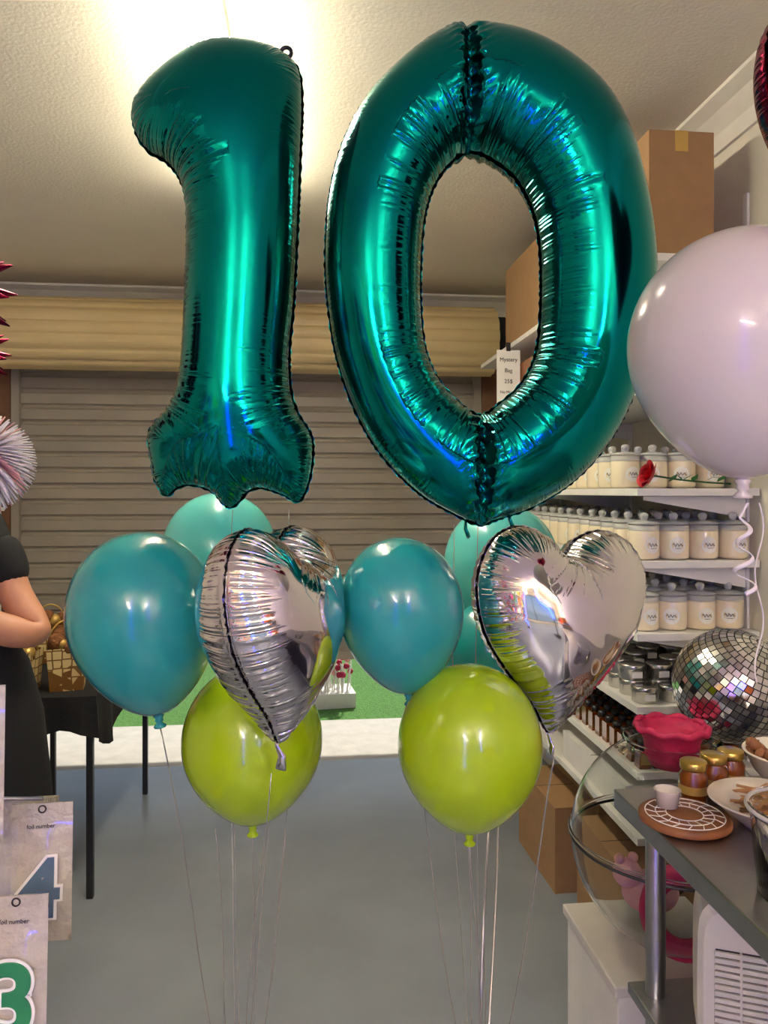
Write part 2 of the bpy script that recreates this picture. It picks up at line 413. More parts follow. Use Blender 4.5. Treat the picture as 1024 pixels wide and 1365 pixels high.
    verts=np.vstack([F,Bk]); faces=[tuple(t) for t in T]+[(bidx[t[0]],bidx[t[2]],bidx[t[1]]) for t in T]
    wave=.0018*np.sin(Sall*260+2*np.sin(Sall*60)); fl=flange*(1+.3*np.sin(Sall*340+3*np.sin(Sall*41)))
    fv=np.stack([Ball[:,0]-Nall[:,0]*fl,wave,Ball[:,1]-Nall[:,1]*fl],1); o=len(verts); verts=np.vstack([verts,fv])
    for i in range(nb):
        j=nxt[i]
        if bmap[i]>=0 and bmap[j]>=0: faces.append((int(bmap[i]),int(bmap[j]),o+int(j),o+i))
    me=bpy.data.meshes.new(name); me.from_pydata(verts.tolist(),[],[tuple(int(q) for q in f) for f in faces])
    at=me.attributes.new('pleat','FLOAT_VECTOR','POINT')
    data=np.zeros((len(verts),3)); data[:n,0]=s; data[:n,1]=pamp; data[n:2*n,0]=s; data[n:2*n,1]=pamp; data[o:,0]=Sall
    at.data.foreach_set('vector',data.ravel())
    me.materials.append(material); me.polygons.foreach_set('use_smooth',[True]*len(me.polygons))
    me.update()
    import bmesh
    bm=bmesh.new(); bm.from_mesh(me)
    bmesh.ops.delete(bm,geom=[v for v in bm.verts if not v.link_faces],context='VERTS'); bm.to_mesh(me); bm.free()
    return me
def obj(name, me, loc, rot=(0,0,0), parent=None):
    o=bpy.data.objects.new(name,me); scene.collection.objects.link(o); o.location=loc; o.rotation_euler=rot
    if parent: o.parent=parent
    return o

S=.00145
one=[(177,152),(183,134),(204,110),(234,86),(264,66),(300,58),(345,62),(380,74),(399,97),(403,140),(401,200),(397,300),(392,400),(386,470),(388,520),(398,552),(415,580),(417,610),(411,645),(398,668),(378,659),(350,650),(332,654),(319,668),(308,676),(297,670),(284,655),(258,646),(238,649),(222,660),(208,642),(202,612),(198,582),(208,562),(228,540),(240,505),(245,450),(248,380),(250,320),(249,270),(240,238),(222,216),(200,203),(184,182)]
one=[((x-310)*S,(365-y)*S) for x,y in one]
me=inflate('number_one_foil',one,k=.98,material=M['teal_foil'],Lc=.1,Lv=.045,wr=1.1)
e=empty('number_one_foil_balloon',L(-.293,1.45,1.9205),(0,0,-TH))
obj('foil_body',me,(0,0,0),parent=e)
b=MB(); b.tube([(.104+.010*math.cos(t),-.0,.428+.010*math.sin(t)) for t in [i*2*math.pi/16 for i in range(17)]],.004,M['black'],6)
b.tube([(.09,0,.405),(.1,-.005,.42)],.005,M['black'],6); b.build('tie_loop',parent=e)
zo=[(617,38),(690,48),(750,76),(805,122),(838,180),(858,250),(870,320),(872,390),(862,460),(842,530),(810,590),(765,640),(712,674),(668,690),(640,699),(612,688),(560,658),(510,608),(475,550),(450,480),(438,410),(434,340),(440,260),(458,190),(490,130),(540,80),(582,50)]
zh=[(625,203),(655,213),(688,240),(711,285),(720,340),(720,420),(713,475),(694,512),(667,537),(640,553),(610,535),(584,505),(567,465),(561,410),(561,350),(566,290),(578,250),(598,220)]
cv=lambda P:[((x-645)*S,(370-y)*S) for x,y in P]
me=inflate('number_zero_foil',cv(zo),[cv(zh)],k=.98,material=M['teal_foil'],Lc=.12,Lv=.04,wr=1.35,crease=[(-.034,.2,.5,.011,.42),(-.008,-.5,-.25,.011,.42)])
e=empty('number_zero_foil_balloon',L(.193,1.45,1.9133),(0,0,-TH))
obj('foil_body',me,(0,0,0),parent=e)
b=MB(); b.tube([(-.035,0,-.46),(-.035,.003,-.485),(-.03,-.003,-.5)],[.006,.012,.014],M['teal_foil'],8,flat=.3); b.tube([(.045,0,-.445),(.05,.003,-.465),(.055,-.003,-.48)],[.006,.012,.014],M['teal_foil'],8,flat=.3); b.build('inflation_tab',parent=e)

heart=[(740,745),(716,718),(680,707),(645,722),(624,760),(622,800),(635,845),(665,888),(700,928),(722,962),(735,960),(765,925),(805,885),(840,840),(858,790),(855,745),(830,715),(795,709),(762,722)]
def hc(s): return [((x-740)*s,(830-y)*s) for x,y in heart]
me2=inflate('heart_foil',hc(.00156),k=1.08,material=M['silver_foil'],wr=1.3,Lc=.085,Lv=.05,step=.004,minamp=.6,gwl=.021,gamp=.0015,dent=.0018)
def heart_b(loc,rot,sc=1,scy=1):
    e=empty('heart_foil_balloon',loc,rot); e.scale=(sc,sc*scy,sc); obj('foil_body',me2,(0,0,0),parent=e)
    b=MB(); b.tube([(-.02,0,-.195),(-.022,.004,-.215),(-.018,-.004,-.235),(-.02,0,-.26)],[.006,.004,.009,.012],M['silver_foil'],8,flat=.4); b.build('foil_neck',parent=e)
    return e
heart_b(L(.350,1.5,1.235),(math.radians(-4),math.radians(3),-TH+math.radians(20)))
heart_b(L(-.188,1.31,1.262),(math.radians(-4),math.radians(0),-TH+math.radians(72)),.92)

# ------------------------------------------------------------ latex balloons
def latex(name,a,d,z,R,top,bot,m,tx=0,ty=0,rib=None):
    b=MB(); prof=[(0,top*R)]
    N=36
    for i in range(1,N+1):
        t=math.pi*i/N*0.985
        c=math.cos(t); q=max(0,-c)
        r=R*math.sin(t)**(.97)*(1-.10*q*q)
        zz=top*R*c if c>0 else bot*R*c*.93 - bot*R*.07*q**6
        prof.append((r,zz))
    zb=-bot*R
    prof+= [(.075*R,zb-.02*R),(.05*R,zb-.06*R),(.06*R,zb-.09*R),(.035*R,zb-.11*R),(.085*R,zb-.16*R),(.08*R,zb-.18*R),(0,zb-.15*R)]
    b.lathe(prof,m,seg=64)
    o=b.build(name,L(a,d,z),(math.radians(tx),math.radians(ty),0))
    return o,o.matrix_basis
BL=[('latex_balloon',-.464,1.45,1.262,.143,1.12,1.36,M['latex_teal'],0,-8),
    ('latex_balloon',-.405,1.85,1.352,.139,1.05,1.4,M['latex_aqua'],0,0),
    ('latex_balloon',-.225,1.72,1.22,.128,1.05,1.35,M['latex_teal'],0,0),
    ('latex_balloon',-.266,1.52,0.995,.141,1.09,1.18,M['latex_lime'],0,0),
    ('latex_balloon',.033,1.45,1.274,.121,1.14,1.36,M['latex_teal'],0,-5),
    ('latex_balloon',.325,2.08,1.30,.158,1.05,1.4,M['latex_aqua'],0,0),
    ('latex_balloon',.265,1.88,1.10,.118,1.05,1.35,M['latex_teal'],0,0),
    ('latex_balloon',.162,1.42,1.02,.136,1.12,1.2,M['latex_lime'],0,0)]
knots=[]
for q in BL:
    o,_=latex(*q); R=q[4]
    bpy.context.view_layer.update()
    knots.append(o.matrix_world @ Vector((0,0,-R*(q[6]+.19))))
W1=L(-.285,1.5,.165); W2=L(.195,1.5,.165)
def weight(name,c,m):
    b=MB(); b.lathe([(0,0),(.05,0),(.055,.01),(.045,.085),(.02,.1),(.012,.115),(.03,.14),(.045,.16),(.02,.13),(0,.12)],m,seg=10,smooth=False); b.build(name,(c.x,c.y,0),bevel=.003)
weight('balloon_weight',W1,M['teal_foil']); weight('balloon_weight',W2,M['teal_foil'])
def ribbons(name,starts,Wt,extra):
    b=MB()
    for i,p in enumerate(starts):
        pts=[]; ph=random.random()*6
        for k in range(25):
            t=k/24; q=p.lerp(Wt,t)
            sw=math.sin(math.pi*t)
            pts.append(q+Vector((sw*.012*math.sin(3*t+ph),sw*.02*math.cos(2*t+ph),0)))
        b.tube(pts,.003,M['ribbon'],6,flat=.4)
    for pts in extra: b.tube(pts,.0024,M['ribbon'],6,flat=.4)
    b.build(name)
ribbons('balloon_ribbons',knots[:4]+[L(-.20,1.33,1.0),L(-.335,1.49,.83+.0),L(-.2,1.52,.80)],W1,
  [[L(a,1.66,1.46),L(a-.02,1.665,1.1),L(a-.0,1.67,.85),L((a-.285)/2,1.6,.4),W1] for a in (-.335,-.21)])
ribbons('balloon_ribbons',knots[4:]+[L(.34,1.5,.97),L(.17,1.55,.82),L(.22,1.55,.82)],W2,
  [[L(a,1.60,1.43),L(a,1.64,1.1),L(a,1.62,.8),L((a+.195)/2,1.55,.4),W2] for a in (.15,.20)])

# near white balloon with curled ribbon
o,_=latex('latex_balloon',.478,1.0,1.697,.147,1.02,1.22,M['latex_white'])
b=MB(); k0=L(.485,1.0,1.485); pts=[k0]
for i in range(60):
    t=i/59; pts.append(k0+Vector((.016*math.sin(t*16)*(.3+.7*t)-.005,.010*math.cos(t*16),-.02-.10*t)))
b.tube(pts,.0032,M['white_ribbon'],6,flat=.35)
pts=[k0+Vector((.016+.006*math.sin(i*.3),0,-.24*i/40)) for i in range(41)]
b.tube(pts,.002,M['white_ribbon'],6,flat=.35)
b.build('curled_ribbon')
me3=inflate('burgundy_foil',hc(.0013),k=.9,material=M['magenta_foil'],step=.007,wr=1.2,minamp=.5)
e=empty('burgundy_heart_foil_balloon',L(.66,1.05,2.02),(0,0,-TH+.3)); obj('foil_body',me3,(0,0,0),parent=e)

# ------------------------------------------------------------ wall shelving (right)
X0,X1=.95,1.325; Y0,Y1=2.07,4.0
b=MB()
for z in (.5,.69,.88,1.09,1.30,1.51,1.80,2.19):
    b.box((X0,Y0,z-.022),(X1,Y1,z),M['white'])
    for yy in (2.14,2.95,3.8):
        b.add([(X1,yy-.003,z-.023),(X0+.05,yy-.003,z-.023),(X0+.05,yy-.003,z-.035),(X1,yy-.003,z-.09),(X1,yy+.003,z-.023),(X0+.05,yy+.003,z-.023),(X0+.05,yy+.003,z-.035),(X1,yy+.003,z-.09)],
              [(0,1,2,3),(4,7,6,5),(0,4,5,1),(1,5,6,2),(2,6,7,3),(3,7,4,0)],M['white'])
for yy in (2.14,2.95,3.8): b.box((X1-.004,yy-.012,.35),(XR-.0005,yy+.012,2.4),M['white'])
b.build('wall_shelving',bevel=.0015)
cj=MB()
cj.lathe([(0,0),(.038,0),(.043,.004),(.0445,.01),(.0445,.080),(.043,.084),(0,.084)],M['wax'],seg=20)
cj.lathe([(.0445,.084),(.0445,.1),(.042,.1),(.042,.085)],M['glass'],seg=20)
cj.lathe([(0,.102),(.046,.102),(.046,.107),(.02,.112),(.008,.114),(.012,.122),(.013,.13),(.007,.136),(0,.137)],M['glass'],seg=20)
vs=[];N=14
cl=[]
for i in range(N):
    t=2*math.pi*i/N; u=.024*math.cos(t); vv=.042+.024*math.sin(t); th=u/.0450; cl.append((.0452*math.sin(th),-.0452*math.cos(th),vv))
cj.add([(0,-.0456,.042)]+cl,[(0,i+1,(i+1)%N+1) for i in range(N)],M['label'])
sq=[(-.014+.028*i/12,-.0462,.043+.006*math.sin(i*1.5)*(1-.4*i/12)) for i in range(13)]
cj.tube(sq,.0009,M['ink'],4)
cj.tube([(-.008,-.0462,.033),(.009,-.0462,.033)],.0006,M['ink'],4)
def candles(z,y0,skip=0):
    b=MB(); y=y0
    while y<3.95:
        for i,x in enumerate((1.0,1.09,1.18,1.272)):
            if random.random()<skip: continue
            b.merge(cj,Matrix.Translation((x+random.uniform(-.003,.003),y+random.uniform(-.005,.005),z))@Matrix.Rotation(random.uniform(-.5,.2),4,'Z'))
        y+=.104
    return b.build('glass_candle_jars')
candles(1.512,2.26); candles(1.302,2.13); candles(1.092,2.14,.05)
b=MB(); t=MB(); t.lathe([(0,0),(.036,0),(.037,.002),(.037,.03),(.039,.031),(.039,.044),(.037,.046),(0,.046)],M['tin'],seg=20); t.box((-.016,-.0385,.008),(.016,-.0365,.027),M['label'])
y=2.13
while y<3.9:
    for x in (1.0,1.085,1.17,1.255):
        for k in range(2 if random.random()<.75 else 1): b.merge(t,Matrix.Translation((x,y,.881+k*.0465)))
    y+=.085
b.build('candle_tins')
b=MB(); t=MB(); t.box((-.018,-.018,0),(.018,.018,.062),M['amber']); t.lathe([(0,.062),(.014,.062),(.014,.08),(0,.08)],M['black'],seg=12); t.box((-.015,-.0195,.012),(.015,-.018,.05),M['goldlid'])
y=2.11
while y<3.9:
    for x in (.985,1.03,1.075,1.12,1.165,1.21,1.255): b.merge(t,Matrix.Translation((x,y,.691)))
    y+=.06
b.build('amber_oil_bottles')
def carton(name,lo,hi,mt,rz=0):
    b=MB(); cx,cy=(lo[0]+hi[0])/2,(lo[1]+hi[1])/2; hx,hy=(hi[0]-lo[0])/2,(hi[1]-lo[1])/2; hz=hi[2]-lo[2]
    b.box((-hx,-hy,0),(hx,hy,hz),mt)
    b.box((-.02,-hy-.001,hz-.06),(.02,hy+.001,hz+.001),M['gold']) if mt is not M['white'] else None
    b.box((-hx+.0,-.0015,hz),(hx,.0015,hz+.0008),M['ink'])
    b.build(name,(cx,cy,lo[2]),(0,0,rz),bevel=.002)
carton('cardboard_box',(1.0,2.1,2.192),(1.2,2.5,2.56),M['card'])
carton('cardboard_box',(.98,2.9,2.192),(1.28,3.6,2.58),M['card'])
carton('cardboard_box',(1.0,3.1,1.802),(1.28,3.7,2.1),M['darkwood'])
carton('cardboard_box',(.92,2.72,0),(1.28,3.15,.32),M['card'],0.03)
carton('cardboard_box',(.95,2.16,0),(1.29,2.55,.36),M['card'],0)
carton('cardboard_box',(.97,2.2,.502),(1.27,2.75,.6),M['white'],0)
carton('cardboard_box',(.97,3.3,.502),(1.27,3.8,.62),M['card'],0)
e=empty('paper_sign',(.935,3.39,2.03),(0,0,0)); b=MB(); b.box((-.055,-.001,-.125),(.055,.001,.125),M['label']); b.box((-.01,-.002,.12),(.01,.002,.16),M['black']); b.build('paper',parent=e)
for i,(tx,sz) in enumerate([('Mystery',.026),('Bag',.026),('25$',.026),('No Money',.018)]): text(tx,sz,M['ink'],(0,-.002,.08-.05*i),(math.pi/2,0,0),e)
# rose
b=MB()
for k in range(16):
    a=k*2.4; r=.006+.0018*k; tt=k/16
    Rr=r; vs=[];fs=[]
    for i in range(7):
        for j in range(5):
            u=(i/6-.5)*1.9; v=j/4
            rad=Rr*(.35+.8*v**.7)*(1+.25*v*tt); vs.append((rad*math.cos(a+u),rad*math.sin(a+u),.035*v*(1-.3*tt)*(1-.35*(i/3-1)**2)))
    for i in range(6):
        for j in range(4): fs.append((i*5+j,(i+1)*5+j,(i+1)*5+j+1,i*5+j+1))
    b.add(vs,fs,M['red'],True)
Xr=Matrix.Rotation(math.radians(-70),4,'Y')
c=MB(); c.merge(b,Matrix.Translation((-.0,0,.034))@Xr)
c.tube([(0,0,.034),(.08,.0,.022),(.18,.02,.014),(.25,.01,.010)],.003,M['green'],6)
for k,(px,an) in enumerate([(.05,.8),(.08,-.7),(.12,.9),(.16,-.9),(.2,.6),(.1,1.8)]):
    dv=Vector((math.cos(an),math.sin(an)*.5,.45)); p=Vector((px,0,.015)); side=Vector((-dv.y,dv.x,.1))
    c.add([p,p+dv*.025+side*.014,p+dv*.055,p+dv*.025-side*.014],[(0,1,2,3)],M['green'],True)
c.build('red_rose',(1.02,2.12,1.514))

# ------------------------------------------------------------ steel bench
b=MB(); bx0,bx1,by0,by1=.62,1.32,.1,1.46
b.box((bx0,by0,.862),(bx1,by1,.9),M['steel'])
b.box((bx0+.02,by0+.02,.50),(bx1-.02,by1-.02,.522),M['steel'])
for x in (.68,1.27):
    for y in (.16,1.40): b.tube([(x,y,.0),(x,y,.862)],.019,M['steel'],16); b.lathe([(.028,0),(.028,.03),(.02,.05)],M['black'],(x,y,0),16); b.lathe([(.026,0),(.026,.03),(.02,.035)],M['steel'],(x,y,.83),16)
b.build('stainless_steel_bench',bevel=.003)
Z=.9015
b=MB(); b.lathe([(0,0),(.074,0),(.08,.004),(.08,.012),(.076,.015),(0,.015)],M['darkwood'],seg=48)
for rr in (.068,.05,.032): b.tube([(rr*math.cos(t),rr*math.sin(t),.0155) for t in [i*2*math.pi/40 for i in range(41)]],.0012,M['label'],4)
for k in range(16):
    t=k*math.pi/8; b.tube([(.032*math.cos(t),.032*math.sin(t),.0155),(.052*math.cos(t+.15),.052*math.sin(t+.15),.0155),(.068*math.cos(t),.068*math.sin(t),.0155)],.001,M['label'],4)
o=b.build('wooden_trivet',L(.545,1.36,Z))
b=MB(); b.lathe([(0,0),(.019,0),(.023,.03),(.024,.031),(.022,.031),(.018,.003),(0,.003)],M['ceramic'],seg=28); b.build('small_paper_cup',L(.525,1.39,Z+.017))
def honey(a,d):
    b=MB(); b.lathe([(0,0),(.024,0),(.027,.004),(.027,.05),(.022,.058),(.022,.062),(0,.062)],M['amber'],seg=24)
    b.lathe([(0,.062),(.024,.062),(.025,.064),(.025,.076),(.023,.078),(0,.078)],M['goldlid'],seg=24)
    b.lathe([(.0275,.018),(.0275,.034)],M['gold'],seg=24); b.build('honey_jar',L(a,d,Z))
honey(.60,1.455); honey(.655,1.49); honey(.70,1.515)
bowl=[(0,0),(.045,0),(.05,.006),(.075,.025),(.1,.045),(.103,.047),(.1,.049),(.07,.03),(.04,.012),(0,.01)]
e=empty('ceramic_bowl_of_sticks',L(.69,1.345,Z)); b=MB(); b.lathe(bowl,M['ceramic'],seg=48); b.build('bowl',parent=e)
b=MB()
for k in range(22):
    an=random.uniform(-.5,.5)+(.3 if k%2 else -.2); X=Matrix.Translation((random.uniform(-.02,.02),random.uniform(-.03,.02),.022+.0018*k))@Matrix.Rotation(an,4,'Z')@Matrix.Rotation(random.uniform(-.12,.12),4,'Y')
    b.box((-.055,-.005,0),(.055,.005,.0016),M['wood'],X)
b.build('wooden_sticks',parent=e)
e=empty('ceramic_bowl_of_honey_dippers',L(.815,1.50,Z)); b=MB(); b.lathe([(0,0),(.04,0),(.045,.012),(.07,.04),(.088,.075),(.091,.077),(.088,.08),(.066,.045),(.04,.02),(0,.018)],M['ceramic'],seg=48); b.build('bowl',parent=e)
dp=MB(); dp.tube([(0,0,0),(0,0,.09)],.003,M['wood'],8)
dp.lathe([(0,.085)]+[(.011+.003*(k%2)-.0007*abs(k-5),.087+.003*k) for k in range(11)]+[(0,.122)],M['darkwood'],seg=14)
b=MB()
for k in range(14):
    t=k*2.4; r=.045; X=Matrix.Translation((r*math.cos(t)*.6,r*math.sin(t)*.6,.035+.002*k))@Matrix.Rotation(t,4,'Z')@Matrix.Rotation(math.radians(random.uniform(45,80)),4,'Y')@Matrix.Translation((0,0,-.05)); b.merge(dp,X)
b.build('honey_dippers',parent=e)
e=empty('clear_plastic_bucket',L(.625,1.1,Z)); b=MB(); b.lathe([(0,0),(.066,0),(.07,.004),(.08,.12),(.085,.122),(.085,.135),(.081,.135),(.081,.124),(.077,.12),(.067,.006),(0,.005)],M['acryl'],seg=48)
b.tube([(.085*math.cos(t),.085*math.sin(t),.13) for t in [i*2*math.pi/40 for i in range(41)]],.003,M['wplastic'],6)
b.tube([(-.084*math.cos(t),-.02-.07*math.sin(t),.12-.04*math.sin(t)) for t in [i*math.pi/20 for i in range(21)]],.0025,M['wplastic'],6); b.build('bucket_body',parent=e)
# fan heater
b=MB(); hw,hd,hh=.105,.06,.29
prof=[]
for i in range(28):
    t=2*math.pi*i/28; cx=abs(math.cos(t))**.35*math.copysign(1,math.cos(t)); cz=abs(math.sin(t))**.35*math.copysign(1,math.sin(t)); prof.append((cx*hw,hh/2+cz*hh/2))
vs=[];lay=[(-hd,.92),(-hd+.012,1.0),(hd-.02,1.0),(hd,.9)]
for y,s in lay:
    for x,z in prof: vs.append((x*s,y,(z-hh/2)*s+hh/2))
n=28; fs=[]
for k in range(3):
    for i in range(n): fs.append((k*n+i,k*n+(i+1)%n,(k+1)*n+(i+1)%n,(k+1)*n+i))
fs+= [tuple(range(n)),tuple(range(3*n,4*n))]
b.add(vs,fs,M['wplastic'],False)
b.box((-.078,-hd-.002,.03),(.078,-hd+.001,.215),M['ink'])
for k in range(17): b.box((-.08,-hd-.007,.033+.0108*k),(.08,-hd-.001,.0405+.0108*k),M['wplastic'])
for xx in (-.04,0,.04): b.box((xx-.002,-hd-.008,.03),(xx+.002,-hd-.001,.216),M['wplastic'])
b.lathe([(0,0),(.02,0),(.018,.012),(0,.014)],M['wplastic'],seg=24,X=Matrix.Translation((.02,-hd,.248))@Matrix.Rotation(math.pi/2,4,'X'))
b.lathe([(.02,.0),(.026,.0),(.026,.002),(.02,.002)],M['ink'],seg=24,X=Matrix.Translation((.02,-hd,.248))@Matrix.Rotation(math.pi/2,4,'X'))
b.box((-.07,-.05,-.012),(-.04,.05,.004),M['wplastic']); b.box((.04,-.05,-.012),(.07,.05,.004),M['wplastic'])
b.build('fan_heater',(.765,1.19,.536),(0,0,math.radians(-24)),bevel=.002)
# fish bowl etc.
G=L(.69,1.8,0)
b=MB(); b.box((-.16,-.16,0),(.16,.16,.40),M['white']); b.box((-.17,-.17,.39),(.17,.17,.415),M['wplastic']); b.build('white_pedestal',(G.x-.03,G.y+.03,0),bevel=.004)
b=MB(); prof=[(0,.003),(.06,.0)]
for i in range(1,25):
    t=math.pi*i/28; prof.append((.235*math.sin(t)*1.0,.25-.25*math.cos(t)) if .235*math.sin(t)>.06 else (.06+.001*i,.002+.001*i))
prof+= [(.10,.475),(.115,.49),(.112,.492)]
inner=[(max(r-.003,0),z+.002) for r,z in prof[::-1]]
b.lathe(prof+inner,M['acryl'],seg=56)
b.tube([(.237*math.cos(t),.237*math.sin(t),.25) for t in [i*2*math.pi/56 for i in range(57)]],.0035,M['frame'],6)
b.tube([(.238*math.cos(t),.238*math.sin(t),.262) for t in [i*2*math.pi/56 for i in range(57)]],.004,M['acryl'],6)
b.build('clear_acrylic_bowl',(G.x,G.y,.417))
b=MB(); 
b.tube([(.075*math.cos(t),0,.1+.075*math.sin(t)*1.15) for t in [i*2*math.pi/32 for i in range(33)]],.024,M['pink'],12); b.build('pink_ribbon_roll',(G.x-.02,G.y-.1,.447),(0,0,-.3))
b=MB(); b.sphere((0,0,.05),.055,M['palepink'],sc=(1.3,1,.9)); b.sphere((-.06,0,.1),.035,M['palepink']); b.sphere((-.08,.0,.135),.013,M['palepink']); b.sphere((-.045,0,.137),.013,M['palepink']); b.sphere((.07,0,.06),.02,M['brown']); b.sphere((.03,-.03,.1),.03,M['green']); b.build('plush_toy',(G.x-.02,G.y+.07,.455))
b=MB(); pr=[(0,0),(.05,.0),(.06,.02),(.065,.06),(.078,.085),(.085,.092),(.078,.097),(.06,.07),(.05,.03),(0,.02)]
b.lathe(pr,M['pink'],seg=40)
b.tube([(.082*math.cos(t),.082*math.sin(t),.092+.004*math.sin(9*t)) for t in [i*2*math.pi/72 for i in range(73)]],.008,M['pink'],8)
b.build('pink_fabric_basket',(G.x,G.y,.845))
# disco ball foil balloon
b=MB(); R=.142
b.sphere((0,0,0),R-.003,M['ink'],40,24)
rows=26
for i in range(rows):
    t0=math.pi*(i+.07)/rows; t1=math.pi*(i+.93)/rows; tm=(t0+t1)/2; n=max(6,int(2*rows*math.sin(tm)))
    for j in range(n):
        p0=2*math.pi*(j+.07)/n; p1=2*math.pi*(j+.93)/n; jit=1+random.uniform(-.001,.001)
        sp=lambda t,p:(R*jit*math.sin(t)*math.cos(p),R*jit*math.sin(t)*math.sin(p),R*jit*math.cos(t))
        b.add([sp(t0,p0),sp(t1,p0),sp(t1,p1),sp(t0,p1)],[(0,1,2,3)],M['tin'] if random.random()<.3 else M['mirror'])
b.build('disco_ball_foil_balloon',L(.88,1.9,1.010),(.5,.35,0))

# ------------------------------------------------------------ left side: table, baskets
tx0,tx1,ty0,ty1=-1.25,-.77,2.85,3.85
b=MB()
b.box((tx0,ty0,.72),(tx1,ty1,.745),M['black'])
for x in (tx0+.02,tx1-.02):
    for y in (ty0+.02,ty1-.02): b.box((x-.012,y-.012,0),(x+.012,y+.012,.72),M['black'])
b.box((tx1-.028,ty0+.03,.66),(tx1-.012,ty1-.03,.69),M['black'])
b.build('folding_table',bevel=.002)
b=MB(); vs=[];fs=[]
def edgepts():
    P=[]
    for i in range(12): P.append((tx0+(tx1-tx0)*i/12,ty0,0,-1))
    for i in range(24): P.append((tx1,ty0+(ty1-ty0)*i/24,1,0))
    for i in range(12): P.append((tx1-(tx1-tx0)*i/12,ty1,0,1))
    for i in range(24): P.append((tx0,ty1-(ty1-ty0)*i/24,-1,0))
    return P
E=edgepts(); n=len(E)
for lv in range(5):
    for i,(x,y,nx,ny) in enumerate(E):
        f=lv/4; wv=.012*math.sin(i*1.3)*f; drop=(.17+.05*math.sin(i*.5))*f
        vs.append((x+nx*(.006+wv+.01*f),y+ny*(.006+wv+.01*f),.75-drop))
for lv in range(4):
    for i in range(n): fs.append((lv*n+i,lv*n+(i+1)%n,(lv+1)*n+(i+1)%n,(lv+1)*n+i))
fs.append(tuple(range(n)))
b.add(vs,fs,M['cloth'],False); b.build('black_tablecloth')
def basket(name,x,y,w,dd,h,rz):
    e=empty(name,(x,y,.752),(0,0,rz)); b=MB()
    v=[(-w*.42,-dd*.42,0),(w*.42,-dd*.42,0),(w*.42,dd*.42,0),(-w*.42,dd*.42,0),(-w*.5,-dd*.5,h),(w*.5,-dd*.5,h),(w*.5,dd*.5,h),(-w*.5,dd*.5,h)]
    b.add(v,[(0,3,2,1),(0,1,5,4),(1,2,6,5),(2,3,7,6),(3,0,4,7)],M['honey'])
    b.tube([(-w*.5*math.cos(t),0,h+.1*math.sin(t)) for t in [i*math.pi/16 for i in range(17)]],.004,M['gold'],6)
    b.build('honeycomb_box',parent=e)
    c=MB()
    for k in range(16): c.sphere((random.uniform(-w*.36,w*.36),random.uniform(-dd*.36,dd*.36),h+random.uniform(-.01,.05)),random.uniform(.02,.035),M['brown'] if k%4 else M['gold'],10,7)
    c.build('shredded_filling',parent=e)
basket('gift_basket',-.90,2.97,.14,.11,.16,.2); basket('gift_basket',-1.07,2.96,.13,.11,.15,-.1); basket('gift_basket',-.95,3.3,.13,.11,.15,.1); basket('gift_basket',-1.12,3.45,.13,.11,.15,.3)
b=MB()
for z in (.5,.95,1.2,1.42): b.box((-2.09,3.85,z-.02),(-1.56,4.1,z),M['white'])
for x in (-2.08,-1.58):
    for y in (3.86,4.08): b.box((x-.008,y-.008,0),(x+.008,y+.008,1.7),M['white'])
b.build('display_shelf')
b=MB()
for z in (.5,.95,1.2,1.42):
    x=-2.05
    while x<-1.66:
        w_=random.uniform(.04,.08); b.box((x,3.88,z+.001),(x+w_*.85,4.04,z+random.uniform(.08,.17)),random.choice(PARTY)); x+=w_
b.build('gift_boxes_stock',bevel=.003)
b=MB(); b.box((-.22,-.14,0),(.22,.14,.1),M['white']); 
for k in range(70):
    x=random.uniform(-.2,.2); y=random.uniform(-.12,.12); b.tube([(x,y,.1),(x+random.uniform(-.03,.03),y,.3)],.004,M['white'],5); b.sphere((x,y,.31+random.uniform(-.1,.06)),.022,random.choice([M['pink'],M['pink'],M['palepink'],M['white']]),8,6)
b.build('pink_flower_stand',(.12,5.35,-.008),(0,0,.1))

# spiky magenta foil starbursts, far left
def burst(loc,s):
    b=MB()
    for k in range(60):
        ph=math.acos(1-2*(k+.5)/60); t=k*2.39996; d=Vector((math.sin(ph)*math.cos(t),math.sin(ph)*math.sin(t),math.cos(ph)))*s
        b.tube([d*.05,d*.075,d*.15],[.022*s,.02*s,.001],M['magenta_foil'],10)
    b.sphere((0,0,0),.062*s,M['magenta_foil'])
    b.build('magenta_starburst_balloon',loc)
burst(L(-.80,1.3,1.86),1.0); burst(L(-.885,1.55,1.79),.7)
b=MB()
for k in range(420):
    ph=math.acos(1-2*(k+.5)/420); t=k*2.39996; d=Vector((math.sin(ph)*math.cos(t),math.sin(ph)*math.sin(t),math.cos(ph)))
    pts=[d*(.09*i/5)+Vector((0,0,-.015*(i/5)**2)) for i in range(6)]
    b.tube(pts,[.002,.004,.005,.006,.005,.003],M['white_ribbon'] if k%7 else M['palepink'],5,flat=.3)
b.tube([(0,0,0),(0,0,1.12)],.002,M['white_ribbon'],6)
b.build('fringe_pompom',L(-.70,1.3,1.565))

